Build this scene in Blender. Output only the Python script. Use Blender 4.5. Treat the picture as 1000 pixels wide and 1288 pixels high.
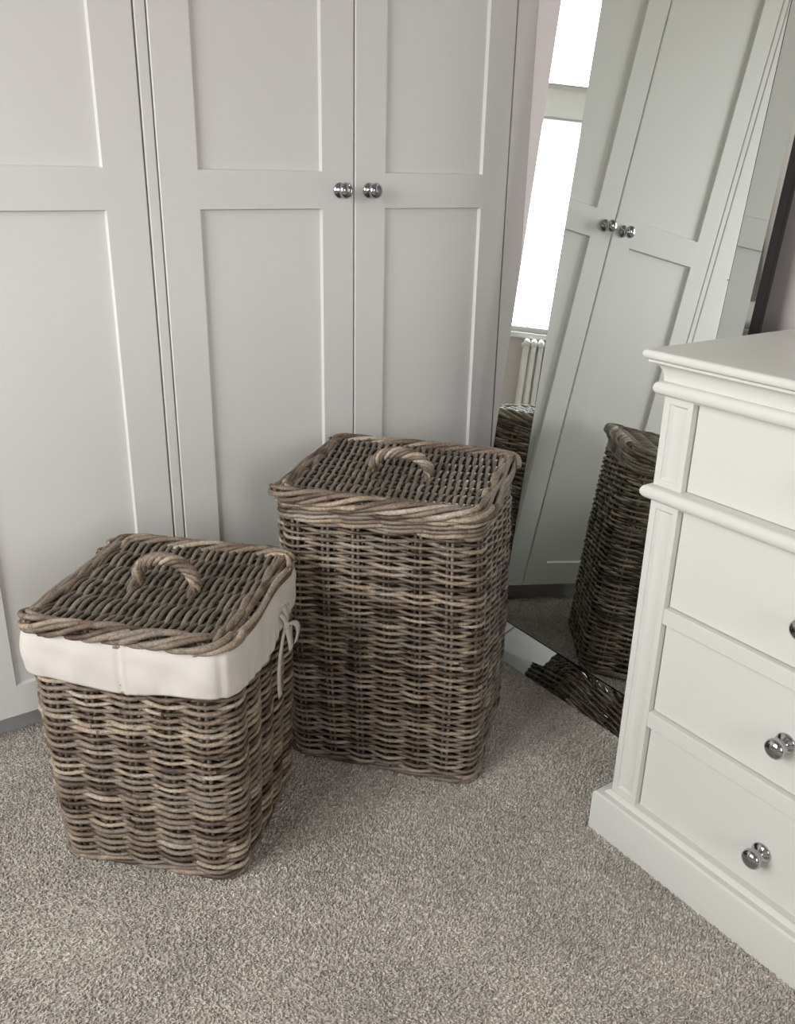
import bpy, bmesh, math, random
import numpy as np
from mathutils import Vector, Matrix

# ------------------------------------------------------------------ set-up
for o in list(bpy.data.objects):
    bpy.data.objects.remove(o)
random.seed(7)
rng = np.random.default_rng(7)
SC = bpy.context.scene
COL = SC.collection
S = 1.15                      # metres per modelling unit
PI = math.pi

# camera ------------------------------------------------------------
cam_d = bpy.data.cameras.new('camera')
cam_d.sensor_fit = 'VERTICAL'
cam_d.sensor_height = 36.0
cam_d.lens = 36.0 * 1095.0 / 1288.0
cam_d.clip_start = 0.02
cam = bpy.data.objects.new('camera', cam_d)
COL.objects.link(cam)
R = np.array([[0.82379928, -0.19190804, 0.53340983],
              [-0.56652728, -0.31197219, 0.76270584],
              [0.02003965, -0.93050774, -0.36572361]])
M = Matrix.Identity(4)
for i in range(3):
    M[i][0] = R[i][0]; M[i][1] = -R[i][1]; M[i][2] = -R[i][2]
M[0][3], M[1][3], M[2][3] = 0, 0, 1.0 * S
cam.matrix_world = M
SC.camera = cam

# sky ---------------------------------------------------------------
world = bpy.data.worlds.new('sky'); SC.world = world
world.use_nodes = True
nt = world.node_tree; nt.nodes.clear()
wo = nt.nodes.new('ShaderNodeOutputWorld'); bg = nt.nodes.new('ShaderNodeBackground')
tcw = nt.nodes.new('ShaderNodeTexCoord'); sxy = nt.nodes.new('ShaderNodeSeparateXYZ'); crw = nt.nodes.new('ShaderNodeValToRGB')
mpw = nt.nodes.new('ShaderNodeMapRange'); mpw.inputs[1].default_value = -1; mpw.inputs[2].default_value = 1
nt.links.new(tcw.outputs['Generated'], sxy.inputs[0]); nt.links.new(sxy.outputs['Z'], mpw.inputs[0]); nt.links.new(mpw.outputs[0], crw.inputs['Fac'])
crw.color_ramp.elements[0].position = 0.485; crw.color_ramp.elements[0].color = (0.27, 0.265, 0.25, 1)   # ground and houses
crw.color_ramp.elements[1].position = 0.505; crw.color_ramp.elements[1].color = (0.96, 0.98, 1.0, 1)      # bright overcast sky
nt.links.new(crw.outputs['Color'], bg.inputs[0])
bg.inputs[1].default_value = 12.3
nt.links.new(bg.outputs[0], wo.inputs[0])

# exposure ----------------------------------------------------------
SC.view_settings.view_transform = 'Standard'
SC.view_settings.look = 'None'
SC.view_settings.gamma = 1.0
SC.view_settings.use_curve_mapping = False
SC.view_settings.exposure = 0.0

# room dimensions (modelling units)
XL, XR, YB, YF, ZC = -1.12, 1.364, -2.6, 1.4925, 2.6
WIN = [(0.05, 1.22)]
WIN_FILL = (-0.75, 0.0)                       # added unseen window for fill light, in the wall behind the viewer (span in x)          # window spans in y on the left wall
WZ0, WZ1, WZ2, WZ3 = 0.750, 1.69, 1.842, 2.25  # sill, transom bottom, transom top, head
for k, (y0, y1) in enumerate(WIN):          # daylight portals: sampling guides for the sky light
    L = bpy.data.lights.new('window_portal', 'AREA'); L.shape = 'RECTANGLE'
    L.size = (WZ3 - WZ0) * S; L.size_y = (y1 - y0) * S
    L.cycles.is_portal = True
    o = bpy.data.objects.new('window_portal', L); COL.objects.link(o)
    o.location = ((XL - 0.1) * S, (y0 + y1) / 2 * S, (WZ0 + WZ3) / 2 * S)
    o.rotation_euler = (0, -PI / 2, 0)

L = bpy.data.lights.new('window_portal', 'AREA'); L.shape = 'RECTANGLE'
L.size = (WIN_FILL[1] - WIN_FILL[0]) * S; L.size_y = (WZ3 - WZ0) * S; L.cycles.is_portal = True
o = bpy.data.objects.new('window_portal', L); COL.objects.link(o)
o.location = (sum(WIN_FILL) / 2 * S, (YB - 0.1) * S, (WZ0 + WZ3) / 2 * S); o.rotation_euler = (PI / 2, 0, 0)

# ------------------------------------------------------------------ materials
def mat(name, col, rough=0.5, metal=0.0, spec=0.5):
    m = bpy.data.materials.new(name); m.use_nodes = True
    b = m.node_tree.nodes['Principled BSDF']
    b.inputs['Base Color'].default_value = (*col, 1)
    b.inputs['Roughness'].default_value = rough
    b.inputs['Metallic'].default_value = metal
    b.inputs['Specular IOR Level'].default_value = spec
    return m, m.node_tree, b

def add(nt, t, **kw):
    n = nt.nodes.new(t)
    for k, v in kw.items(): setattr(n, k, v)
    return n

def noise_bump(nt, b, scale, strength, dist, detail=3):
    tc = add(nt, 'ShaderNodeTexCoord'); n = add(nt, 'ShaderNodeTexNoise')
    n.inputs['Scale'].default_value = scale; n.inputs['Detail'].default_value = detail
    bp = add(nt, 'ShaderNodeBump'); bp.inputs['Strength'].default_value = strength
    bp.inputs['Distance'].default_value = dist
    nt.links.new(tc.outputs['Object'], n.inputs['Vector'])
    nt.links.new(n.outputs['Fac'], bp.inputs['Height'])
    nt.links.new(bp.outputs['Normal'], b.inputs['Normal'])
    return tc, n

def paint(name, col, rough=0.45, spec=0.5):
    m, nt, b = mat(name, col, rough, 0.0, spec)
    noise_bump(nt, b, 90, 0.04, 0.002)
    return m

M_WARD = paint('warm grey cabinet paint', (0.705, 0.69, 0.655), 0.5)
M_DRES = paint('ivory furniture paint', (0.665, 0.66, 0.608), 0.5, 0.2)
M_WALL = paint('blush grey wall paint', (0.70, 0.64, 0.61), 0.8)
M_HALL = paint('taupe wall paint', (0.30, 0.28, 0.26), 0.8)
M_CEIL = paint('white ceiling paint', (0.42, 0.42, 0.41), 0.9)
M_WHITE = paint('white gloss paint', (0.82, 0.82, 0.80), 0.35)
M_PLINTH = paint('grey plinth paint', (0.42, 0.42, 0.42), 0.5)
M_CHROME, _, _ = mat('polished chrome', (0.47, 0.475, 0.49), 0.09, 1.0)
M_MIRROR, _, _ = mat('silvered mirror glass', (0.82, 0.86, 0.82), 0.004, 1.0)
M_BACK, _, _ = mat('dark mirror backing board', (0.015, 0.015, 0.015), 0.7)
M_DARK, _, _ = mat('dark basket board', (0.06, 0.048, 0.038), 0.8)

def cane_material(name, ramp, rough, gain=1.0):
    m, nt, b = mat(name, (0.2, 0.15, 0.1), rough)
    oi = add(nt, 'ShaderNodeObjectInfo'); cr = add(nt, 'ShaderNodeValToRGB')
    cr.color_ramp.interpolation = 'LINEAR'
    els = cr.color_ramp.elements
    while len(els) < len(ramp): els.new(0.5)
    for e, (p, c) in zip(els, ramp):
        e.position = p; e.color = (c[0] * gain, c[1] * gain, c[2] * gain, 1)
    tc = add(nt, 'ShaderNodeTexCoord')
    n1 = add(nt, 'ShaderNodeTexNoise'); n1.inputs['Scale'].default_value = 28; n1.inputs['Detail'].default_value = 4
    n2 = add(nt, 'ShaderNodeTexNoise'); n2.inputs['Scale'].default_value = 260; n2.inputs['Detail'].default_value = 3
    nt.links.new(tc.outputs['Object'], n1.inputs['Vector']); nt.links.new(tc.outputs['Object'], n2.inputs['Vector'])
    # ramp position = per-cane random shifted along the cane
    ma = add(nt, 'ShaderNodeMath', operation='MULTIPLY_ADD'); ma.inputs[1].default_value = 1.1; ma.inputs[2].default_value = -0.55
    nt.links.new(n1.outputs['Fac'], ma.inputs[0])
    ad = add(nt, 'ShaderNodeMath', operation='ADD'); ad.use_clamp = True
    nt.links.new(oi.outputs['Random'], ad.inputs[0]); nt.links.new(ma.outputs[0], ad.inputs[1])
    nt.links.new(ad.outputs[0], cr.inputs['Fac'])
    mr = add(nt, 'ShaderNodeMapRange'); mr.inputs[1].default_value = 0.3; mr.inputs[2].default_value = 0.7
    mr.inputs[3].default_value = 0.62; mr.inputs[4].default_value = 1.3
    nt.links.new(n2.outputs['Fac'], mr.inputs[0])
    mx = add(nt, 'ShaderNodeMix', data_type='RGBA', blend_type='MULTIPLY'); mx.inputs[0].default_value = 1.0
    nt.links.new(cr.outputs['Color'], mx.inputs[6]); nt.links.new(mr.outputs[0], mx.inputs[7])
    # dark nodes and bark flecks
    n3 = add(nt, 'ShaderNodeTexNoise'); n3.inputs['Scale'].default_value = 55; n3.inputs['Detail'].default_value = 2
    nt.links.new(tc.outputs['Object'], n3.inputs['Vector'])
    m3 = add(nt, 'ShaderNodeMapRange'); m3.inputs[1].default_value = 0.62; m3.inputs[2].default_value = 0.70; m3.inputs[3].default_value = 1.0; m3.inputs[4].default_value = 0.55
    nt.links.new(n3.outputs['Fac'], m3.inputs[0])
    mx2 = add(nt, 'ShaderNodeMix', data_type='RGBA', blend_type='MULTIPLY'); mx2.inputs[0].default_value = 1.0
    nt.links.new(mx.outputs[2], mx2.inputs[6]); nt.links.new(m3.outputs[0], mx2.inputs[7])
    nt.links.new(mx2.outputs[2], b.inputs['Base Color'])
    bp = add(nt, 'ShaderNodeBump'); bp.inputs['Strength'].default_value = 0.25; bp.inputs['Distance'].default_value = 0.002
    nt.links.new(n2.outputs['Fac'], bp.inputs['Height']); nt.links.new(bp.outputs['Normal'], b.inputs['Normal'])
    return m

RAMP = [(0.0, (0.075, 0.050, 0.034)), (0.2, (0.160, 0.108, 0.075)), (0.45, (0.245, 0.185, 0.135)),
        (0.68, (0.225, 0.187, 0.150)), (0.86, (0.37, 0.275, 0.180)), (1.0, (0.42, 0.355, 0.28))]
M_CANE = cane_material('weathered brown grey cane', RAMP, 0.55, 1.0)
M_CANE_TALL = cane_material('darker weathered cane', RAMP, 0.48, 0.85)
M_STAKE = cane_material('brown stake cane', RAMP, 0.6, 0.6)
M_LID = cane_material('grey lid cane', [(0.0, (0.10, 0.082, 0.060)), (0.5, (0.17, 0.142, 0.108)), (1.0, (0.26, 0.215, 0.165))], 0.42)

def cloth_material():
    m, nt, b = mat('unbleached cotton', (0.63, 0.588, 0.535), 0.9, 0, 0.2)
    tc = add(nt, 'ShaderNodeTexCoord')
    w1 = add(nt, 'ShaderNodeTexWave', wave_type='BANDS', bands_direction='Z'); w1.inputs['Scale'].default_value = 210; w1.inputs['Distortion'].default_value = 1.5
    n = add(nt, 'ShaderNodeTexNoise'); n.inputs['Scale'].default_value = 300
    nt.links.new(tc.outputs['Object'], w1.inputs['Vector']); nt.links.new(tc.outputs['Object'], n.inputs['Vector'])
    a = add(nt, 'ShaderNodeMath', operation='ADD'); nt.links.new(w1.outputs['Fac'], a.inputs[0]); nt.links.new(n.outputs['Fac'], a.inputs[1])
    bp = add(nt, 'ShaderNodeBump'); bp.inputs['Strength'].default_value = 0.12; bp.inputs['Distance'].default_value = 0.001
    nt.links.new(a.outputs[0], bp.inputs['Height']); nt.links.new(bp.outputs['Normal'], b.inputs['Normal'])
    return m
M_CLOTH = cloth_material()

def carpet_material():
    m, nt, b = mat('taupe carpet yarn', (0.3, 0.27, 0.24), 0.95, 0, 0.15)
    tc = add(nt, 'ShaderNodeTexCoord')
    n1 = add(nt, 'ShaderNodeTexNoise'); n1.inputs['Scale'].default_value = 170; n1.inputs['Detail'].default_value = 2
    n2 = add(nt, 'ShaderNodeTexNoise'); n2.inputs['Scale'].default_value = 5; n2.inputs['Detail'].default_value = 3
    for n in (n1, n2): nt.links.new(tc.outputs['Object'], n.inputs['Vector'])
    cr = add(nt, 'ShaderNodeValToRGB')
    e = cr.color_ramp.elements
    e[0].position = 0.3; e[0].color = (0.36, 0.325, 0.28, 1)
    e[1].position = 0.7; e[1].color = (0.78, 0.72, 0.64, 1)
    nt.links.new(n1.outputs['Fac'], cr.inputs['Fac'])
    mr = add(nt, 'ShaderNodeMapRange'); mr.inputs[1].default_value = 0.3; mr.inputs[2].default_value = 0.7
    mr.inputs[3].default_value = 0.88; mr.inputs[4].default_value = 1.12
    nt.links.new(n2.outputs['Fac'], mr.inputs[0])
    mx = add(nt, 'ShaderNodeMix', data_type='RGBA', blend_type='MULTIPLY'); mx.inputs[0].default_value = 1
    nt.links.new(cr.outputs['Color'], mx.inputs[6]); nt.links.new(mr.outputs[0], mx.inputs[7])
    nt.links.new(mx.outputs[2], b.inputs['Base Color'])
    return m
M_CARPET = carpet_material()

def glass_material():
    m = bpy.data.materials.new('clear window glass'); m.use_nodes = True
    nt = m.node_tree; nt.nodes.clear()
    out = add(nt, 'ShaderNodeOutputMaterial'); t = add(nt, 'ShaderNodeBsdfTransparent'); g = add(nt, 'ShaderNodeBsdfGlossy')
    g.inputs['Roughness'].default_value = 0.02
    f0 = add(nt, 'ShaderNodeLayerWeight'); f0.inputs['Blend'].default_value = 0.5
    pw = add(nt, 'ShaderNodeMath', operation='POWER'); pw.inputs[1].default_value = 5.0
    nt.links.new(f0.outputs['Facing'], pw.inputs[0])
    f = add(nt, 'ShaderNodeMath', operation='MULTIPLY_ADD'); f.inputs[1].default_value = 0.9; f.inputs[2].default_value = 0.03
    nt.links.new(pw.outputs[0], f.inputs[0])
    mx = add(nt, 'ShaderNodeMixShader')
    nt.links.new(f.outputs[0], mx.inputs[0]); nt.links.new(t.outputs[0], mx.inputs[1]); nt.links.new(g.outputs[0], mx.inputs[2])
    nt.links.new(mx.outputs[0], out.inputs[0])
    return m
M_GLASS = glass_material()

def blind_material():
    m = bpy.data.materials.new('folded white blind cloth'); m.use_nodes = True
    nt = m.node_tree; nt.nodes.clear()
    out = add(nt, 'ShaderNodeOutputMaterial'); d = add(nt, 'ShaderNodeBsdfDiffuse'); t = add(nt, 'ShaderNodeBsdfTranslucent')
    d.inputs[0].default_value = (0.75, 0.75, 0.72, 1); t.inputs[0].default_value = (0.62, 0.62, 0.58, 1)
    mx = add(nt, 'ShaderNodeMixShader'); mx.inputs[0].default_value = 0.07
    nt.links.new(d.outputs[0], mx.inputs[1]); nt.links.new(t.outputs[0], mx.inputs[2]); nt.links.new(mx.outputs[0], out.inputs[0])
    return m
M_BLIND = blind_material()

# ------------------------------------------------------------------ mesh helpers
class MB:
    """collects vertices and faces in modelling units, then links ONE mesh object"""
    def __init__(s): s.v = []; s.f = []; s.n = 0
    def put(s, verts, faces):
        verts = np.asarray(verts, float).reshape(-1, 3)
        s.v.append(verts); s.f += [tuple(i + s.n for i in f) for f in faces]; s.n += len(verts); return s
    def box(s, x0, x1, y0, y1, z0, z1):
        v = [(x, y, z) for x in (x0, x1) for y in (y0, y1) for z in (z0, z1)]
        return s.put(v, [(0, 1, 3, 2), (4, 6, 7, 5), (0, 4, 5, 1), (2, 3, 7, 6), (0, 2, 6, 4), (1, 5, 7, 3)])
    def tube(s, pts, r, sides=6, closed=False, caps=True, flat=None):
        """round tube along pts; r a number or one per point"""
        P = np.asarray(pts, float); n = len(P)
        r = np.full(n, r) if np.isscalar(r) else np.asarray(r, float)
        if closed: T = np.roll(P, -1, 0) - np.roll(P, 1, 0)
        else:
            T = np.empty_like(P); T[1:-1] = P[2:] - P[:-2]; T[0] = P[1] - P[0]; T[-1] = P[-1] - P[-2]
        T /= np.linalg.norm(T, axis=1, keepdims=True) + 1e-12
        N = np.empty_like(P)
        a = np.array([0, 0, 1.0]) if abs(T[0][2]) < 0.9 else np.array([1.0, 0, 0])
        cur = a - T[0] * (a @ T[0]); cur /= np.linalg.norm(cur)
        for i in range(n):
            cur = cur - T[i] * (cur @ T[i]); cur = cur / (np.linalg.norm(cur) + 1e-12); N[i] = cur
        B = np.cross(T, N)
        ang = np.arange(sides) * 2 * PI / sides
        V = P[:, None, :] + r[:, None, None] * (np.cos(ang)[None, :, None] * N[:, None, :] + np.sin(ang)[None, :, None] * B[:, None, :])
        F = []
        for i in range(n if closed else n - 1):
            j = (i + 1) % n
            for k in range(sides):
                l = (k + 1) % sides
                F.append((i * sides + k, j * sides + k, j * sides + l, i * sides + l))
        if not closed and caps:
            F.append(tuple(range(sides))[::-1]); F.append(tuple((n - 1) * sides + k for k in range(sides)))
        return s.put(V.reshape(-1, 3), F)
    def lathe(s, prof, origin, axis, seg=28):
        """prof: (distance along axis, radius)"""
        ax = np.array(axis, float); ax /= np.linalg.norm(ax)
        a = np.array([0, 0, 1.0]) if abs(ax[2]) < 0.9 else np.array([1.0, 0, 0])
        e1 = np.cross(ax, a); e1 /= np.linalg.norm(e1); e2 = np.cross(ax, e1)
        V = []; O = np.array(origin, float)
        for d, r in prof:
            for k in range(seg):
                t = 2 * PI * k / seg; V.append(O + ax * d + r * (math.cos(t) * e1 + math.sin(t) * e2))
        F = []
        for i in range(len(prof) - 1):
            for k in range(seg):
                l = (k + 1) % seg; F.append((i * seg + k, i * seg + l, (i + 1) * seg + l, (i + 1) * seg + k))
        F.append(tuple(range(seg))[::-1]); F.append(tuple((len(prof) - 1) * seg + k for k in range(seg)))
        return s.put(V, F)
    def sweep(s, prof, path, closed_prof=True):
        """prof [(outward, z)] swept along a plan path [(x, y, outx, outy)] (mitred corners given by the out vectors)"""
        n = len(prof); V = []; F = []
        for x, y, ox, oy in path:
            for o, z in prof: V.append((x + ox * o, y + oy * o, z))
        for i in range(len(path) - 1):
            for k in range(n if closed_prof else n - 1):
                l = (k + 1) % n; F.append((i * n + k, (i + 1) * n + k, (i + 1) * n + l, i * n + l))
        F.append(tuple(range(n))); F.append(tuple((len(path) - 1) * n + k for k in range(n))[::-1])
        return s.put(V, F)
    def build(s, name, material, parent=None, smooth=False, bevel=0, fixn=True, kind=None, angle=None):
        me = bpy.data.meshes.new(name)
        V = np.concatenate(s.v) * S
        me.from_pydata(V.tolist(), [], s.f)
        if fixn:
            bm = bmesh.new(); bm.from_mesh(me); bmesh.ops.recalc_face_normals(bm, faces=bm.faces); bm.to_mesh(me); bm.free()
        me.materials.append(material)
        if smooth: me.polygons.foreach_set('use_smooth', [True] * len(me.polygons))
        o = bpy.data.objects.new(name, me); COL.objects.link(o)
        if bevel:
            b = o.modifiers.new('bevel', 'BEVEL'); b.width = bevel * S; b.segments = 2; b.limit_method = 'ANGLE'; b.angle_limit = math.radians(40)
        if angle is not None:
            me.set_sharp_from_angle(angle=math.radians(angle))
        if parent: o.parent = parent
        if kind: o['kind'] = kind
        return o

def thing(name, label, cat, loc=(0, 0, 0), rz=0, group=None):
    o = bpy.data.objects.new(name, None); COL.objects.link(o)
    o.empty_display_size = 0.05
    o.location = Vector(loc) * S; o.rotation_euler = (0, 0, rz)
    o['label'] = label; o['category'] = cat
    if group: o['group'] = group
    return o

def copy_tree(o, parent=None):
    c = o.copy(); COL.objects.link(c); c.parent = parent
    for ch in list(o.children): copy_tree(ch, c)
    return c

def struct(o, label=None):
    o['kind'] = 'structure'
    if label: o['label'] = label
    return o

# ------------------------------------------------------------------ the room
T = 0.12
struct(MB().box(XL - T, XR + T, YB - T, YF + 0.62, -0.08, 0.0).build('floor', M_CARPET), 'taupe cut pile carpet covering the whole bedroom floor')
struct(MB().box(XL - T, XR + T, YB - T, YF + 0.62, ZC, ZC + 0.08).build('ceiling', M_CEIL), 'white ceiling over the bedroom')
struct(MB().box(XR, XR + T, YB, YF + 0.6, 0, ZC).build('wall_right', M_WALL), 'blush grey wall behind the leaning mirror and chest')
struct(MB().box(XL - T, WIN_FILL[0], YB - T, YB, 0, ZC).box(WIN_FILL[1], XR + T, YB - T, YB, 0, ZC).box(*WIN_FILL, YB - T, YB, 0, WZ0).box(*WIN_FILL, YB - T, YB, WZ3, ZC).build('wall_front', M_HALL), 'taupe wall behind the viewer')
wb = MB().box(XL - T, XR + T, YF + 0.5, YF + 0.62, 0, ZC)
wb.box(XL, -0.24, YF + 0.02, YF + 0.5, 0, ZC).box(-0.24, XR, YF + 0.02, YF + 0.5, 2.06, ZC)
struct(wb.build('wall_back', M_WALL), 'blush grey wall around the fitted wardrobes')
wl = MB(); ys = [YB] + [v for w in sorted(WIN) for v in w] + [YF + 0.5]
for a, b in zip(ys[0::2], ys[1::2]): wl.box(XL - T, XL, a, b, 0, ZC)
for a, b in WIN: wl.box(XL - T, XL, a, b, 0, WZ0).box(XL - T, XL, a, b, WZ3, ZC)
struct(wl.build('wall_left', M_WALL), 'blush grey window wall seen in the mirror border')
for k, (a, b) in enumerate(WIN):
    f = 0.03; xo0, xo1 = XL - 0.085, XL - 0.045
    fr = MB()
    fr.box(xo0, xo1, a, a + f, WZ0, WZ3).box(xo0, xo1, b - f, b, WZ0, WZ3)
    fr.box(xo0, xo1, a + f, b - f, WZ0, WZ0 + f).box(xo0, xo1, a + f, b - f, WZ3 - f, WZ3)
    fr.box(xo0, xo1, (a + b) / 2 - f / 2, (a + b) / 2 + f / 2, WZ0 + f, WZ1).box(xo0, xo1, (a + b) / 2 - f / 2, (a + b) / 2 + f / 2, WZ2, WZ3 - f)
    w = struct(fr.build('window_%d' % (k + 1), M_WHITE, bevel=0.003), 'tall white framed window shining in the mirror border')
    MB().box(xo0 + 0.01, XL + 0.005, a + f, b - f, WZ1, WZ1 + .012).box(xo0 + 0.01, XL + 0.005, a + f, b - f, WZ2 - .012, WZ2).build('transom', M_WHITE, w, bevel=0.003)
    MB().put([(XL - .03, a + f, WZ1 + .012), (XL - .03, b - f, WZ1 + .012), (XL - .03, b - f, WZ2 - .012), (XL - .03, a + f, WZ2 - .012)], [(0, 1, 2, 3)]).build('blind', M_BLIND, w)
    m = (a + b) / 2
    for c, d in ((a + f, m - f / 2), (m + f / 2, b - f)):
        for e, g in ((WZ0 + f, WZ1), (WZ2, WZ3 - f)):
            MB().box(xo0 + 0.018, xo0 + 0.022, c, d, e, g).build('pane', M_GLASS, w)
    MB().box(XL - 0.045, XL + 0.04, a - 0.03, b + 0.03, WZ0 - 0.025, WZ0).build('window_sill', M_WHITE, w, bevel=0.004)

a, b = WIN_FILL; f = 0.03; y0, y1 = YB - 0.085, YB - 0.045; m = (a + b) / 2  # added window, lets in fill light from behind the viewer
fr = MB().box(a, a + f, y0, y1, WZ0, WZ3).box(b - f, b, y0, y1, WZ0, WZ3).box(a + f, b - f, y0, y1, WZ0, WZ0 + f).box(a + f, b - f, y0, y1, WZ3 - f, WZ3)
fr.box(m - f / 2, m + f / 2, y0, y1, WZ0 + f, WZ3 - f)
w = struct(fr.build('window_2', M_WHITE, bevel=0.003), 'added white framed window in the wall behind the viewer, unseen, for fill light')
for c, d in ((a + f, m - f / 2), (m + f / 2, b - f)):
    MB().box(c, d, y0 + 0.018, y0 + 0.022, WZ0 + f, WZ3 - f).build('pane', M_GLASS, w)

# carpet pile: cut tufts over the part of the floor that can be seen
def carpet_pile():
    sp = 0.0037
    xs = np.arange(-0.35, 1.36, sp); ys_ = np.arange(0.15, 1.535, sp)
    X, Y = np.meshgrid(xs, ys_); X = X.ravel(); Y = Y.ravel()
    k = ~((X > 0.945) & (Y < 0.73)) & ~((X > 1.2) & (Y > 0.8)); X = X[k]; Y = Y[k]
    X = X + rng.uniform(-.5, .5, X.size) * sp; Y = Y + rng.uniform(-.5, .5, Y.size) * sp
    n = X.size
    h = rng.uniform(0.0022, 0.0042, n); r = rng.uniform(0.0020, 0.0028, n); a0 = rng.uniform(0, 2 * PI, n)
    lean = rng.normal(0, 0.0020, (n, 2))
    # brushed areas lean together
    lean[:, 0] += 0.0010 * np.sin(X * 7 + 2.6 + 2 * np.sin(Y * 9)); lean[:, 1] += 0.0010 * np.cos(Y * 9 + 2 * np.sin(X * 8))
    near = 1 / (1 + np.exp((X - .45 + .3 * (Y - .8)) / .10))        # lean added on the window side, shaped to make the carpet brighter there
    lean[:, 0] += -.0022 * near + .0008 * (1 - near); lean[:, 1] += -.0022 * near
    V = np.zeros((n, 6, 3))
    for k in range(3):
        a = a0 + k * 2 * PI / 3
        V[:, k, 0] = X + r * np.cos(a); V[:, k, 1] = Y + r * np.sin(a); V[:, k, 2] = 0.0002
        V[:, 3 + k, 0] = X + lean[:, 0] + .55 * r * np.cos(a + .5); V[:, 3 + k, 1] = Y + lean[:, 1] + .55 * r * np.sin(a + .5); V[:, 3 + k, 2] = h
    base = (np.arange(n) * 6)[:, None]
    quads = np.concatenate([base + np.array([[k, (k + 1) % 3, 3 + (k + 1) % 3, 3 + k]]) for k in range(3)], 1).reshape(-1, 4)
    tris = base + np.array([[3, 4, 5]])
    me = bpy.data.meshes.new('carpet_pile')
    nq, ntri = len(quads), len(tris)
    me.vertices.add(n * 6); me.vertices.foreach_set('co', (V.reshape(-1) * S))
    me.loops.add(nq * 4 + ntri * 3); me.loops.foreach_set('vertex_index', np.concatenate([quads.ravel(), tris.ravel()]))
    me.polygons.add(nq + ntri)
    me.polygons.foreach_set('loop_start', np.concatenate([np.arange(nq) * 4, nq * 4 + np.arange(ntri) * 3]))
    me.polygons.foreach_set('loop_total', np.concatenate([np.full(nq, 4), np.full(ntri, 3)]))
    me.update(); me.validate()
    me.materials.append(M_CARPET)
    o = bpy.data.objects.new('carpet_pile', me); COL.objects.link(o)
    o.parent = bpy.data.objects['floor']; o['kind'] = 'stuff'
carpet_pile()

# ------------------------------------------------------------------ knobs
def knob(parent, at, axis, head=0.0145, length=0.033):
    p = [(0, 0.0135), (0.002, 0.0142), (0.004, 0.0135), (0.0055, 0.0105), (0.007, 0.0095), (0.0085, 0.0072), (0.012, 0.006), (0.016, 0.0065),
         (0.018, 0.0100), (0.0205, 0.0138), (0.024, head), (0.0275, 0.0135), (0.0305, 0.0105), (0.0322, 0.006), (length, 0.001)]
    return MB().lathe(p, at, axis).build('knob', M_CHROME, parent, smooth=True)

# ------------------------------------------------------------------ wardrobes
KW = 0.97                     # wardrobe plane scaling
kx = lambda x: x * KW
kz = lambda z: 1 + (z - 1) * KW
DZ0, DZ1, TH = 0.0575, 2.04, 0.019
RAILS = [(DZ0, kz(0.0905)), (kz(0.928), kz(0.9935)), (1.96, DZ1)]
def door(parent, x0, x1, y, knob_x):
    st = kx(0.0705)
    m = MB(); ch = 0.0018                                     # stiles with a softened outer edge
    for q in ([(x0, y + TH), (x0, y + ch), (x0 + ch, y), (x0 + st, y), (x0 + st, y + TH)], [(x1, y + TH), (x1, y + ch), (x1 - ch, y), (x1 - st, y), (x1 - st, y + TH)]):
        m.put([(*p, z) for z in (DZ0, DZ1) for p in q], [(0, 1, 2, 3, 4), (5, 6, 7, 8, 9)] + [(i, (i + 1) % 5, 5 + (i + 1) % 5, 5 + i) for i in range(5)])
    for a, b in RAILS: m.box(x0 + st, x1 - st, y, y + TH, a, b)
    d = m.build('door', M_WARD, parent)
    for (a, b) in ((RAILS[0][1], RAILS[1][0]), (RAILS[1][1], RAILS[2][0])):
        px0, px1, e = x0 + st, x1 - st, 0.0045
        p = MB().box(px0, px1, y + 0.0078, y + TH - 0.002, a, b)          # recessed panel with a chamfered lip
        w = 0.0022
        fr = [(px0, a), (px1, a), (px1, b), (px0, b)]; inn = [(px0 + w, a + w), (px1 - w, a + w), (px1 - w, b - w), (px0 + w, b - w)]
        V = [(q[0], y + 0.001, q[1]) for q in fr] + [(q[0], y + 0.0079, q[1]) for q in inn]
        p.put(V, [(i, (i + 1) % 4, 4 + (i + 1) % 4, 4 + i) for i in range(4)])
        p.build('panel', M_WARD, d, fixn=False)
    knob(d, (knob_x, y, kz(0.961)), (0, -1, 0))
    return d

def wardrobe(x0, xc, x1, label, knob_gap=kx(0.0335)):
    w = thing('wardrobe', label, 'wardrobe', ((x0 + x1) / 2, YF + 0.25, 0), 0, 'fitted wardrobes')
    ox, oy = (x0 + x1) / 2, YF + 0.25
    y = YF - oy; a, b, c = x0 - ox, x1 - ox, xc - ox
    body = MB()
    body.box(a, a + 0.015, y + 0.021, 0.24, 0.0555, 2.045).box(b - 0.015, b, y + 0.021, 0.24, 0.0555, 2.045)
    body.box(a + 0.015, b - 0.015, 0.225, 0.24, 0.0555, 2.045).box(a + 0.015, b - 0.015, y + 0.021, 0.225, 0.0555, 0.07)
    body.box(a + 0.015, b - 0.015, y + 0.021, 0.225, 2.03, 2.045)
    body.build('carcass', M_WARD, w)
    MB().box(a, b, y + 0.045, y + 0.062, 0.0, 0.055).build('plinth', M_PLINTH, w)
    door(w, a + 0.0008, c - 0.0014, y, c - knob_gap); door(w, c + 0.0014, b - 0.0008, y, c + knob_gap)
    return w, ox, oy
w1, ox, oy = wardrobe(kx(0.5650), kx(0.9571), kx(1.3500), 'pale grey panelled double wardrobe with two chrome knobs, behind the tall basket')
MB().box(kx(0.5446) - ox, kx(0.5638) - ox, YF - oy, YF + 0.49 - oy, 0.0, 2.045).build('end_panel', M_WARD, w1, bevel=0.002)
MB().box(kx(1.3530) - ox, XR - 0.0005 - ox, YF + 0.001 - oy, YF + 0.02 - oy, 0.0, 2.045).build('filler_strip', M_WARD, w1)
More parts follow.
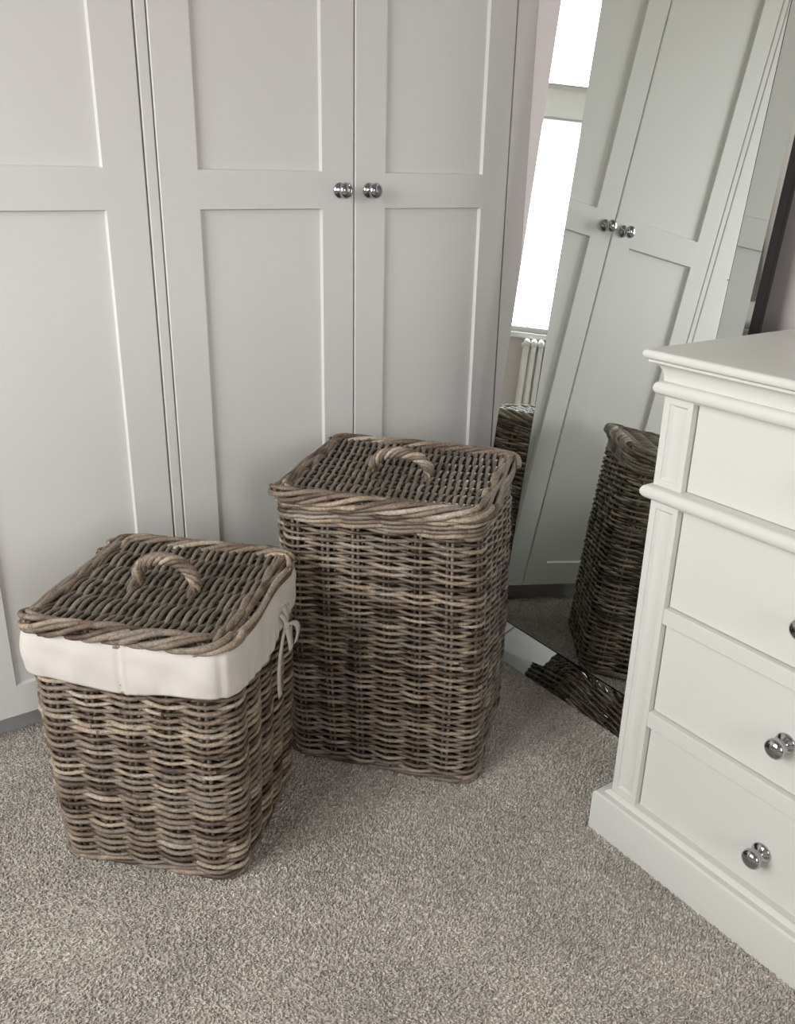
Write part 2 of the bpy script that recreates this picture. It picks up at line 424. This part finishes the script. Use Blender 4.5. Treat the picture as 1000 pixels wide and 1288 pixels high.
w2, ox, oy = wardrobe(kx(-0.2455), kx(0.1460), kx(0.5428), 'pale grey panelled wardrobe cut off by the left edge, behind the short basket')

# ------------------------------------------------------------------ leaning mirror
def mirror():
    x0, y0, yaw, tilt, s, e, W = 1.1455, 1.3574, -0.0162, 0.1142, 0.0695, 0.0353, 0.5348
    H = 1.43
    t = thing('leaning_mirror', 'tall silver mirror with a wide sloping mirrored border, leaning in the corner', 'mirror', (x0, y0, 0))
    u = np.array([math.sin(yaw), -math.cos(yaw), 0.0]); h = np.array([-math.cos(yaw), -math.sin(yaw), 0.0])
    v = np.array([0, 0, 1.0]) * math.cos(tilt) - h * math.sin(tilt); n = h * math.cos(tilt) + np.array([0, 0, 1.0]) * math.sin(tilt)
    z_lift = 0.004
    P = lambda a, b, c: np.array([0, 0, z_lift]) + u * a + v * b + n * c
    th = 0.004
    def slab(corners, name, g=0.0):
        c = [np.array(q, float) for q in corners]
        nn = np.cross(c[1] - c[0], c[3] - c[0]); nn /= np.linalg.norm(nn)
        if nn @ n < 0: nn = -nn
        m = MB().put(c + [q - nn * th for q in c], [(0, 1, 2, 3), (7, 6, 5, 4)] + [(i, 4 + i, 4 + (i + 1) % 4, (i + 1) % 4) for i in range(4)])
        return m.build(name, M_MIRROR, t)
    MB().put([P(a, b, c) for a in (0.006, W - 0.006) for b in (0.004, H - 0.006) for c in (-e - 0.022, -e - 0.014)],
             [(0, 1, 3, 2), (4, 6, 7, 5), (0, 4, 5, 1), (2, 3, 7, 6), (0, 2, 6, 4), (1, 5, 7, 3)]).build('backing_board', M_BACK, t)
    g = 0.0016
    G = lambda a, b: P(a, b, -e - .0006 - .006 * (a - W / 2) + .002 * (b - .5))      # the centre glass sits a little loose in its frame
    slab([G(s + g, s + g), G(W - s - g, s + g), G(W - s - g, H - s - g), G(s + g, H - s - g)], 'mirror_glass')
    Wn, cn = W - 0.0065, -0.0113                             # the near border slopes a little less
    slab([P(0, 0, 0), P(Wn, 0, cn), P(W - s, s, -e), P(s, s, -e)], 'mirror_border')
    slab([P(0, H, 0), P(Wn, H, cn), P(W - s, H - s, -e), P(s, H - s, -e)], 'mirror_border')
    slab([P(0, 0, 0), P(s, s, -e), P(s, H - s, -e), P(0, H, 0)], 'mirror_border')
    slab([P(Wn, 0, cn), P(W - s, s, -e), P(W - s, H - s, -e), P(Wn, H, cn)], 'mirror_border')
    # bevelled outer edge strips and the dark sides of the frame
    ed = 0.004
    for a, sg, c0 in ((Wn, 1, cn), (0, -1, 0)):
        MB().put([P(a, 0, c0), P(a + sg * ed, 0, c0 - 0.008), P(a + sg * ed, H, c0 - 0.008), P(a, H, c0),
                  P(a - sg * .002, 0, c0 - .006), P(a, 0, c0 - 0.010), P(a, H, c0 - 0.010), P(a - sg * .002, H, c0 - .006)],
                 [(0, 1, 2, 3), (7, 6, 5, 4), (0, 4, 5, 1), (3, 2, 6, 7), (1, 5, 6, 2), (0, 3, 7, 4)]).build('edge_strip', M_MIRROR, t)
        b0, b1 = sorted((a, a - sg * 0.008))
        MB().put([P(x, y, z) for x in (b0, b1) for y in (0.004, H - 0.004) for z in (-e - 0.022, c0 - 0.011)],
                 [(0, 1, 3, 2), (4, 6, 7, 5), (0, 4, 5, 1), (2, 3, 7, 6), (0, 2, 6, 4), (1, 5, 7, 3)]).build('frame_side', M_BACK, t)
    for b in (0.004, H - 0.010):
        MB().put([P(x, y, z) for x in (0.01, W - 0.01) for y in (b, b + 0.006) for z in (-e - 0.006, -0.024)],
                 [(0, 1, 3, 2), (4, 6, 7, 5), (0, 4, 5, 1), (2, 3, 7, 6), (0, 2, 6, 4), (1, 5, 7, 3)]).build('frame_side', M_BACK, t)
mirror()

# ------------------------------------------------------------------ chest of drawers
def chest():
    xf, ye, yn, xb = 0.945, 0.733, -0.165, XR - 0.006      # carcass front, far end, near end, back
    L0 = (1.17, 0.29, 0)
    t = thing('chest_of_drawers', 'ivory painted chest of four drawers with chrome knobs, beside the leaning mirror', 'chest of drawers', L0)
    ox, oy = L0[0], L0[1]
    X = lambda x: x - ox
    Y = lambda y: y - oy
    ring = lambda: [(X(xb), Y(ye), 0, 1), (X(xf), Y(ye), -1, 1), (X(xf), Y(yn), -1, -1), (X(xb), Y(yn), 0, -1)]
    # carcass: sides, back, rails
    c = MB()
    c.box(X(xf + .012), X(xb), Y(ye - .02), Y(ye), 0.05, 0.74).box(X(xf + .012), X(xb), Y(yn), Y(yn + .02), 0.05, 0.74)
    c.box(X(xb - .012), X(xb), Y(yn + .02), Y(ye - .02), 0.05, 0.74)
    c.box(X(xf + .03), X(xb - .012), Y(yn + .02), Y(ye - .02), 0.05, 0.075)
    c.build('carcass', M_DRES, t)
    for z0, z1 in ((0.0745, 0.0795), (0.2285, 0.2545), (0.4035, 0.4275), (0.5765, 0.6015), (0.7245, 0.7290)):
        MB().box(X(xf), X(xf + .03), Y(yn + .044), Y(ye - .0465), z0, z1).build('rail', M_DRES, t, bevel=0.0012)
    # plinth and mouldings
    MB().sweep([(-.10, 0), (.021, 0), (.021, .066), (.020, .0715), (.017, .0742), (.008, .0745), (.006, .078), (.002, .081), (-.02, .081), (-.10, .075)], ring()).build('plinth', M_DRES, t, smooth=True, angle=35)
    half = lambda z0, z1, o, n=8: [(o - (z1 - z0) / 2 + (z1 - z0) / 2 * math.sin(PI * i / n), z0 + (z1 - z0) * (1 - math.cos(PI * i / n)) / 2) for i in range(n + 1)]
    MB().sweep([(-.012, .579)] + [(0.0, .579)] + half(.580, .6010, .0125) + [(0, .602), (-.012, .602)], ring()).build('waist_moulding', M_DRES, t, smooth=True, angle=35)
    cove = [(.003 + .016 * (1 - math.cos(PI / 2 * i / 7)), .7475 + .0235 * math.sin(PI / 2 * i / 7)) for i in range(8)]
    MB().sweep([(-.03, .7265), (0, .7265)] + half(.7275, .7465, .0125) + cove + [(.0195, .7745), (-.03, .7745)], ring()).build('cornice_moulding', M_DRES, t, smooth=True, angle=35)
    o = .0255
    tp = MB()
    prof = [(-.05, .7745)] + half(.7748, .7880, o, 8) + [(-.05, .7880)]
    tp.sweep(prof, ring())
    tp.box(X(xf + .05), X(xb), Y(yn + .05), Y(ye - .05), .7745, .7880)
    tp.build('top', M_DRES, t, smooth=True, angle=30)
    # corner pilasters with sunk panels
    for y0, y1 in ((ye - .0465, ye), (yn, yn + .044)):
        for z0, z1 in ((.081, .579), (.602, .7265)):
            m = .010 if z1 - z0 > .2 else .009
            p = MB(); a, b = Y(y0), Y(y1); px0 = a + .008; px1 = b - .010
            q0, q1 = z0 + m, z1 - m
            p.box(X(xf + .005), X(xf + .03), a, b, z0, z1)
            p.box(X(xf), X(xf + .005), a, px0, z0, z1).box(X(xf), X(xf + .005), px1, b, z0, z1)
            p.box(X(xf), X(xf + .005), px0, px1, z0, q0).box(X(xf), X(xf + .005), px0, px1, q1, z1)
            w = .004
            fr = [(px0, q0), (px1, q0), (px1, q1), (px0, q1)]; inn = [(px0 + w, q0 + w), (px1 - w, q0 + w), (px1 - w, q1 - w), (px0 + w, q1 - w)]
            p.put([(X(xf + .0012), *f) for f in fr] + [(X(xf + .0049), *f) for f in inn], [(i, (i + 1) % 4, 4 + (i + 1) % 4, 4 + i) for i in range(4)])
            p.build('pilaster', M_DRES, t, fixn=False)
    # drawers
    for z0, z1 in ((.0805, .2275), (.2555, .4025), (.4285, .5755), (.6025, .7238)):
        d = MB().box(X(xf + .010), X(xf + .026), Y(yn + .0455), Y(ye - .0480), z0, z1)
        d.box(X(xf + .026), X(xb - .03), Y(yn + .06), Y(ye - .06), z0 + .012, z1 - .03)
        dr = d.build('drawer', M_DRES, t, bevel=0.0012)
        kz = {.0805: .143, .2555: .322, .4285: .494, .6025: .668}[z0]
        for ky in (.480, .036): knob(dr, (X(xf + .0103), Y(ky), kz), (-1, 0, 0), 0.0142)
chest()

# ------------------------------------------------------------------ woven baskets
class Ring:
    """rounded square path by arc parameter 0..1 (front left corner first, front, right, back, left)"""
    def __init__(s, a, b, r):
        s.a, s.b = a, b; r = min(r, a, b)
        pts = []
        for cx, cy, a0 in ((-a + r, -b + r, PI), (a - r, -b + r, 1.5 * PI), (a - r, b - r, 0), (-a + r, b - r, .5 * PI)):
            for i in range(9):
                t = a0 + PI / 2 * i / 8; pts.append((cx + r * math.cos(t), cy + r * math.sin(t)))
        # start in the middle of the first corner
        pts = pts[4:] + pts[:5]
        P = np.array(pts); d = np.concatenate([[0], np.cumsum(np.linalg.norm(np.diff(P, axis=0), axis=1))])
        s.P, s.d = P, d / d[-1]; s.len = d[-1]
    def at(s, t):
        t = np.mod(t, 1.0)
        x = np.interp(t, s.d, s.P[:, 0]); y = np.interp(t, s.d, s.P[:, 1])
        e = 0.004
        x2 = np.interp(np.mod(t + e, 1), s.d, s.P[:, 0]) - np.interp(np.mod(t - e, 1), s.d, s.P[:, 0])
        y2 = np.interp(np.mod(t + e, 1), s.d, s.P[:, 1]) - np.interp(np.mod(t - e, 1), s.d, s.P[:, 1])
        l = np.hypot(x2, y2) + 1e-9
        return x, y, y2 / l, -x2 / l       # point, outward normal

def basket_body(root, base, top, z_top, off, nside, pitch, rad, m_cane, z_from=0.014, z_to=None, corner=(.028, .034), pieces=3, amp=0.0060):
    """stakes and woven canes of a basket; base/top half sizes (a, b)"""
    z_to = z_to or z_top
    K = nside * 4
    def ring_at(z):
        f = z / z_top
        belly = 0.004 * math.sin(PI * min(1, f))
        r = Ring(base[0] + (top[0] - base[0]) * f + belly, base[1] + (top[1] - base[1]) * f + belly, corner[0] + (corner[1] - corner[0]) * f)
        return r, off[0] * f, off[1] * f
    # stakes: pairs of thin rods, spread so that a stake pair stands near each corner
    cols = (np.arange(K) + 0.5) / K
    for c in cols:
        for sgn in (-1, 1):
            pts = []
            for z in np.linspace(0.006, z_top - 0.004, 9):
                r, ex, ey = ring_at(z); x, y, nx, ny = r.at(np.array([c + sgn * 0.0045 / r.len]))
                pts.append((x[0] + ex + rng.normal(0, .0005), y[0] + ey + rng.normal(0, .0005), z))
            MB().tube(pts, 0.0029, 5).build('stake', M_STAKE, root, smooth=True)
    # weavers
    z = z_from; row = 0
    while z < z_to:
        r, ex, ey = ring_at(z)
        cuts = np.sort((np.arange(pieces) + rng.uniform(0.1, 0.9, pieces)) / pieces)
        for i in range(pieces):
            t0, t1 = cuts[i], cuts[(i + 1) % pieces] + (1 if i == pieces - 1 else 0)
            t0 -= 0.012; t1 += 0.008
            n = max(8, int((t1 - t0) * K * 7)); t = np.linspace(t0, t1, n)
            x, y, nx, ny = r.at(t)
            k = t * K - 0.5
            w = np.cos(PI * (k + row))
            rr = rad * rng.uniform(0.82, 1.16)
            A = amp * rng.uniform(0.85, 1.15)
            o = w * A + rng.normal(0, .0004)
            ph = rng.uniform(0, 6.28, 2)
            zz = z + 0.0008 * np.sin(t * 40 + ph[0]) + 0.0006 * np.sin(t * 97 + ph[1]) - 0.0004 * w
            rad_v = rr * (1 + 0.06 * np.sin(t * 150 + ph[0]) + 0.05 * np.sin(t * 61 + ph[1]))
            pts = np.stack([x + ex + nx * o, y + ey + ny * o, zz], 1)
            MB().tube(pts, rad_v, 6).build('weaver', m_cane, root, smooth=True, fixn=False)
        z += pitch * rng.uniform(0.93, 1.07); row += 1
    return ring_at

def rope_ring(root, ring, z, n_str, rx, rz, turns, rad, name, m, off=(0, 0), pieces=2, tilt=(0, 0), inset=0.0, t_range=None):
    """a plaited border: strands circling a flattened core that follows the ring"""
    for i in range(n_str):
        for pc in range(pieces):
            t0 = pc / pieces + rng.uniform(-.02, .02) + i * 0.137; t1 = t0 + 1 / pieces + 0.03
            n = int(190 * (t1 - t0)) + 8
            t = np.linspace(t0, t1, n)
            x, y, nx, ny = ring.at(t)
            th = 2 * PI * (turns * t + i / n_str)
            lx = rx * np.cos(th) * rng.uniform(.92, 1.06) - inset; lz = rz * np.sin(th)
            rr = rad * rng.uniform(.88, 1.12)
            ph = rng.uniform(0, 6.28)
            rv = rr * (1 + .07 * np.sin(t * 90 + ph)); rv[0] *= .6; rv[-1] *= .6
            X = x + nx * lx; Y = y + ny * lx
            MB().tube(np.stack([X + off[0], Y + off[1], z + lz + tilt[0] * X + tilt[1] * Y], 1), rv, 7).build(name, m, root, smooth=True, fixn=False)

def rope_run(root, ring, z, n_str, rx, rz, turns, rad, name, m, off, t0, t1):
    """a plaited border along one edge of a lid, its ends tucked in at the corners"""
    for i in range(n_str):
        j0, j1 = t0 + rng.uniform(-.012, .03), t1 - rng.uniform(-.012, .03)
        mid = rng.uniform(.3, .7)                       # two canes joined end over end
        for a_, b_ in ((j0, j0 + (j1 - j0) * mid + .012), (j0 + (j1 - j0) * mid - .012, j1)):
            t = np.linspace(a_, b_, max(10, int(240 * (b_ - a_))))
            x, y, nx, ny = ring.at(t)
            ph = rng.uniform(0, 6.28)
            th = 2 * PI * (turns * t + i / n_str) + .25 * np.sin(t * 25 + ph)
            lx = rx * np.cos(th) * rng.uniform(.9, 1.08); lz = rz * np.sin(th)
            rv = rad * rng.uniform(.85, 1.12) * (1 + .08 * np.sin(t * 90 + ph)); rv[0] *= .7; rv[-1] *= .7
            MB().tube(np.stack([x + nx * lx + off[0], y + ny * lx + off[1], z + lz], 1), rv, 7).build(name, m, root, smooth=True, fixn=False)

def basket_lid(root, a, b, z, off, n_weave, n_rib, rad, m, m_border, corner, handle_span, handle_h, handle_shift=0.0, tilt=(0, 0), sag=0.006):
    """woven lid as a part of the basket with its canes as sub-parts"""
    ring = Ring(a - 0.010, b - 0.010, corner)
    # thin inner board seen between the canes
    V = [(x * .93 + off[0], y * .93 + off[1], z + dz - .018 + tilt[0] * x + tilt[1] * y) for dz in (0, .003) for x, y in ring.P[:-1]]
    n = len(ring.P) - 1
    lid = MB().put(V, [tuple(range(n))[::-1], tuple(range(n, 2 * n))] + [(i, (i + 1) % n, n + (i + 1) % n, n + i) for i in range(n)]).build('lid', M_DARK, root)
    surf = lambda X, Y: z - .008 - sag * np.maximum(0, 1 - (X / a) ** 2) * np.maximum(0, 1 - (Y / b) ** 2) + tilt[0] * X + tilt[1] * Y
    ribs = (np.arange(n_rib) - (n_rib - 1) / 2) / n_rib * 2 * (b - .008)
    def cut(yv, h):            # half width of the rounded outline at a given position
        return h
    for ry in ribs:
        xs = np.linspace(-a + .006, a - .006, 20); yy = np.full(20, ry)
        MB().tube(np.stack([xs + off[0], yy + off[1], surf(xs, yy)], 1), .0032, 6).build('rib', M_STAKE, lid, smooth=True, fixn=False)
    xs0 = (np.arange(n_weave) - (n_weave - 1) / 2) / n_weave * 2 * (a - .002)
    pitch_r = ribs[1] - ribs[0]
    edge = a - .028
    xs0 = xs0[np.abs(xs0) < edge]
    side = [sg * (edge + .004 + .0085 * q) for q in range(2) for sg in (-1, 1)]
    for j, x0 in enumerate(list(xs0) + side):
        thick = j >= len(xs0)
        ymax = b - .010
        dx = abs(x0) - (a - corner)
        if dx > 0: ymax = b - corner + math.sqrt(max(0, corner ** 2 - dx ** 2)) - .008
        ys_ = np.linspace(-ymax, ymax, n_rib * 8)
        k = (ys_ - ribs[0]) / pitch_r
        w = np.cos(PI * (k + (j if not thick else (j - len(xs0)) // 2)))
        rr = rad * rng.uniform(.88, 1.14) * (1.3 if thick else 1)
        ph = rng.uniform(0, 6.28)
        X = x0 + .0008 * np.sin(ys_ * 60 + ph) + rng.normal(0, .0005)
        Z = surf(X, ys_) + w * .0050 + (.002 if thick else 0)
        rv = rr * (1 + .07 * np.sin(ys_ * 120 + ph))
        MB().tube(np.stack([X + off[0], ys_ + off[1], Z], 1), rv, 6).build('weaver', m_border if thick else m, lid, smooth=True, fixn=False)
    # side canes that bend round the corners
    for t0, t1 in ((.225, .525), (.725, 1.025)):
        for q in range(4):
            ins = .001 + .0078 * (q % 3); dz = (-.004, .000, .001, -.012)[q]
            t = np.linspace(t0 + rng.uniform(-.01, .03), t1 - rng.uniform(-.01, .03), 70)
            x, y, nx, ny = ring.at(t)
            w = np.cos(PI * ((t - .25) * 4 * n_rib / 2 + q * .7))
            X = x - nx * (ins - .008 + .001 * w); Y = y - ny * (ins - .008 + .001 * w)
            Z = z - .006 + dz + .0028 * w + tilt[0] * X + tilt[1] * Y
            MB().tube(np.stack([X + off[0], Y + off[1], Z], 1), .0046 * rng.uniform(.9, 1.1), 7).build('border_cane', m_border, lid, smooth=True, fixn=False)
    for t0, t1 in ((-.035, .285), (.465, .785)):
        rope_run(lid, ring, z - .0095, 6, .0150, .0095, 6.0, .0045, 'border_cane', m_border, off, t0, t1)
        rope_run(lid, Ring(a - .011, b - .011, corner), z - .022, 4, .0075, .0060, 7.5, .0041, 'border_cane', m_border, off, t0, t1)
    # twisted arch handle, running along the ribs
    for i in range(5):
        t = np.linspace(0, 1, 60); th = 2 * PI * (2.6 * t + i / 5)
        ang = PI * t
        cx = -math.copysign(1, 1) * handle_span / 2 * np.cos(ang); cz = handle_h * np.sin(ang) ** .8
        # local frame of the arch: radial and sideways
        rdx = -np.cos(ang); rdz = np.sin(ang)
        R_ = .0066 * np.minimum(1, .35 + 3 * np.minimum(t, 1 - t) * 2)
        spread = np.maximum(0, .06 - np.minimum(t, 1 - t)) * .22 * (i - 2)
        X = cx + rdx * R_ * np.cos(th); Yy = R_ * np.sin(th) + spread + handle_shift; Z = surf(X, Yy) + cz + rdz * R_ * np.cos(th) + .001
        MB().tube(np.stack([X + off[0], Yy + off[1], Z], 1), .0039 * rng.uniform(.9, 1.1), 7).build('handle_cane', m_border, lid, smooth=True, fixn=False)
    return lid

def light_block_base(root, a, b, r):  # added dark board, unseen, keeps light out of the basket bottom
    ring = Ring(a - .012, b - .012, r); n = len(ring.P) - 1
    V = [(x, y, z) for z in (.008, .013) for x, y in ring.P[:-1]]
    MB().put(V, [tuple(range(n))[::-1], tuple(range(n, 2 * n))] + [(i, (i + 1) % n, n + (i + 1) % n, n + i) for i in range(n)]).build('base', M_DARK, root)

# tall basket
tall = thing('laundry_basket', 'tall brown wicker laundry basket with a lid and twisted handle, standing by the mirror', 'basket', (0.8308, 1.1618, 0.0035), math.radians(-49.9))
def loc2(dx, dy, rz):          # world offset to basket axes
    c, s = math.cos(-rz), math.sin(-rz); return (c * dx - s * dy, s * dx + c * dy)
offT = loc2(0.002, 0.021, math.radians(-49.9))
rt = basket_body(tall, (.166, .150), (.171, .157), .484, offT, 6, .0059, .0032, M_CANE_TALL, z_to=.457, pieces=3)
light_block_base(tall, .166, .150, .028)
rope_ring(tall, Ring(.168, .152, .03), .007, 3, .004, .003, 7, .0036, 'foot_cane', M_CANE_TALL)
for z in (.4615, .4685, .476, .483):
    r_, ex, ey = rt(z); rope_ring(tall, r_, z, 2, .0052, .0036, 9, .0034, 'rim_cane', M_CANE_TALL, (ex, ey))
basket_lid(tall, .186, .171, .5100, offT, 60, 8, .0035, M_LID, M_CANE, .036, .105, .042)

# short basket
rzS = math.radians(-45.3)
short = thing('laundry_basket', 'short brown wicker laundry basket with a white cotton liner folded over its rim', 'basket', (0.3883, 1.152, 0.0035), rzS)
rs = basket_body(short, (.139, .132), (.147, .145), .398, (0, 0), 5, .0060, .0034, M_CANE, z_to=.352, pieces=3, amp=.0066)
light_block_base(short, .139, .132, .026)
rope_ring(short, Ring(.141, .134, .03), .007, 3, .004, .003, 7, .0038, 'foot_cane', M_CANE)
basket_lid(short, .158, .157, .4190, (0, 0), 52, 6, .0036, M_LID, M_CANE, .034, .094, .050)

# cotton liner: a skirt over the rim, gathered at the hem
def liner():
    N, Hn = 420, 26
    ring = Ring(.151, .149, .032)
    z_t, z_b = .402, .334
    V = []
    ts = np.arange(N) / N
    x, y, nx, ny = ring.at(ts)
    for j in range(Hn + 1):
        f = j / Hn
        bulge = .0068 + .0046 * math.sin(PI / 2 * min(1, f / .30)) - .0028 * max(0, (f - .45) / .55) ** 2.6
        side = (ts > .27) & (ts < .5)
        pucker = (.0022 * np.sin(ts * 2 * PI * 46 + 2 * np.sin(ts * 30)) * f ** 4) * np.where(side, 1.0, .25)
        wave = .0016 * np.sin(ts * 2 * PI * 5 + 1.0) * f + .0009 * np.sin(ts * 2 * PI * 13 + 3 * f) + .0010 * np.sin(ts * 2 * PI * 22 + 5 * f + 2 * np.sin(ts * 17)) * f * (1.2 - f) + .0008 * np.sin(ts * 2 * PI * 9 - 9 * f)
        seam = -.0020 * np.exp(-((ts - .125) / .0030) ** 2) + .0012 * np.exp(-((ts - .131) / .0030) ** 2) - .0018 * np.exp(-((ts - .246) / .0030) ** 2) + .0014 * np.exp(-((ts - .252) / .0035) ** 2)
        dz = -.0215 * np.exp(-((ts - .345) / .055) ** 2) * f + .0015 * np.sin(ts * 2 * PI * 7) * f + pucker * .8 + .006 * np.exp(-((ts - .43) / .03) ** 2) * f - .011 * np.exp(-((ts - .13) / .06) ** 2) * f
        o = bulge + pucker + wave + seam
        V.append(np.stack([x + nx * o, y + ny * o, z_t + (z_b - z_t) * f + dz], 1))
    # turned-in hem
    last = V[-1]; V.append(np.stack([last[:, 0] - nx * .003, last[:, 1] - ny * .004, last[:, 2] + .001], 1))
    V.append(np.stack([last[:, 0] - nx * .005, last[:, 1] - ny * .005, last[:, 2] + .012], 1))
    F = []
    R_ = len(V)
    for j in range(R_ - 1):
        for i in range(N):
            k = (i + 1) % N; F.append((j * N + i, j * N + k, (j + 1) * N + k, (j + 1) * N + i))
    o = MB().put(np.concatenate(V), F).build('liner', M_CLOTH, short, smooth=True, fixn=False)
    o['label'] = 'unbleached white cotton liner folded over the rim'
    return o
ln = liner()

def ribbon(parent, pts, w, wdir, name='tie'):
    P = np.asarray(pts, float); n = len(P); D = np.asarray(wdir, float); D = D / np.linalg.norm(D)
    T_ = np.gradient(P, axis=0); N_ = np.cross(T_, D); N_ /= np.linalg.norm(N_, axis=1, keepdims=True) + 1e-9
    V = []; th = .0008
    for i in range(n):
        for a in (-1, 1):
            for b in (-1, 1): V.append(P[i] + D * w / 2 * a + N_[i] * th / 2 * b)
    F = []
    for i in range(n - 1):
        q, p = i * 4, i * 4 + 4
        F += [(q, q + 1, p + 1, p), (q + 2, p + 2, p + 3, q + 3), (q, p, p + 2, q + 2), (q + 1, q + 3, p + 3, p + 1)]
    F += [(0, 2, 3, 1), (4 * n - 4, 4 * n - 3, 4 * n - 1, 4 * n - 2)]
    return MB().put(V, F).build(name, M_CLOTH, parent, smooth=True)

def bez(*p, n=16):
    p = [np.array(q, float) for q in p]; t = np.linspace(0, 1, n)[:, None]
    if len(p) == 3: return (1 - t) ** 2 * p[0] + 2 * t * (1 - t) * p[1] + t * t * p[2]
    return (1 - t) ** 3 * p[0] + 3 * t * (1 - t) ** 2 * p[1] + 3 * t * t * (1 - t) * p[2] + t ** 3 * p[3]

def bow():
    K0 = np.array([.1660, .052, .338])                       # on the right hand side of the basket (local +x)
    MB().lathe([(-.007, .001), (-.005, .0045), (0, .006), (.005, .0045), (.007, .001)], K0, (0, 1, .2), 12).build('tie_knot', M_CLOTH, ln, smooth=True)
    wd = (0.15, 1, .1)
    ribbon(ln, bez(K0, K0 + (.008, -.050, -.010), K0 + (.006, -.066, -.050), (.163, .026, .224), n=24), .0125, wd)
    ribbon(ln, bez(K0, K0 + (.016, -.008, -.030), K0 + (.004, .004, -.075), K0 + (.004, .010, -.008), n=22), .015, wd)
    ribbon(ln, bez(K0, K0 + (.014, .034, -.002), K0 + (.010, .040, -.030), K0 + (.006, .030, -.046), n=18), .014, wd)
    # gathered ears above the knot
    for dy, dz_, w_ in ((-.014, .026, .016), (.004, .030, .016), (.020, .024, .014)):
        ribbon(ln, bez(K0, K0 + (.005, dy * .4, .012), K0 + (-.003, dy, dz_), n=10), w_, (0.1, 1, .2 * dy / .02))
bow()

# ------------------------------------------------------------------ column radiator under the window
def radiator():
    x = XL + 0.075
    t = thing('radiator', 'white column radiator under the window, seen in the mirror border', 'radiator', (x, 0.60, 0))
    n = 18; p = .0325
    for i in range(n):
        y = 1.09 - .60 - i * p
        m = MB()
        for dx in (-.032, .032):
            m.tube([(dx, y, z) for z in np.linspace(.10, .69, 6)], .0122, 10)
        for z, s_ in ((.70, 1), (.09, -1)):
            m.tube([(-.032, y, z - .01 * s_), (-.02, y, z + .006 * s_), (0, y, z + .012 * s_), (.02, y, z + .006 * s_), (.032, y, z - .01 * s_)], .0145, 10)
        m.build('radiator_column', M_WHITE, t, smooth=True)
    for z in (.695, .095):
        MB().tube([(0, 1.09 - .60 + .022, z), (0, 1.09 - .60 - (n - 1) * p - .022, z)], .011, 10).build('header_pipe', M_WHITE, t, smooth=True)
    for i in (1, n - 2):
        y = 1.09 - .60 - i * p
        MB().lathe([(0, .02), (.01, .02), (.012, .012), (.09, .012)], (0, y, 0), (0, 0, 1), 14).build('foot', M_WHITE, t, smooth=True)
radiator()
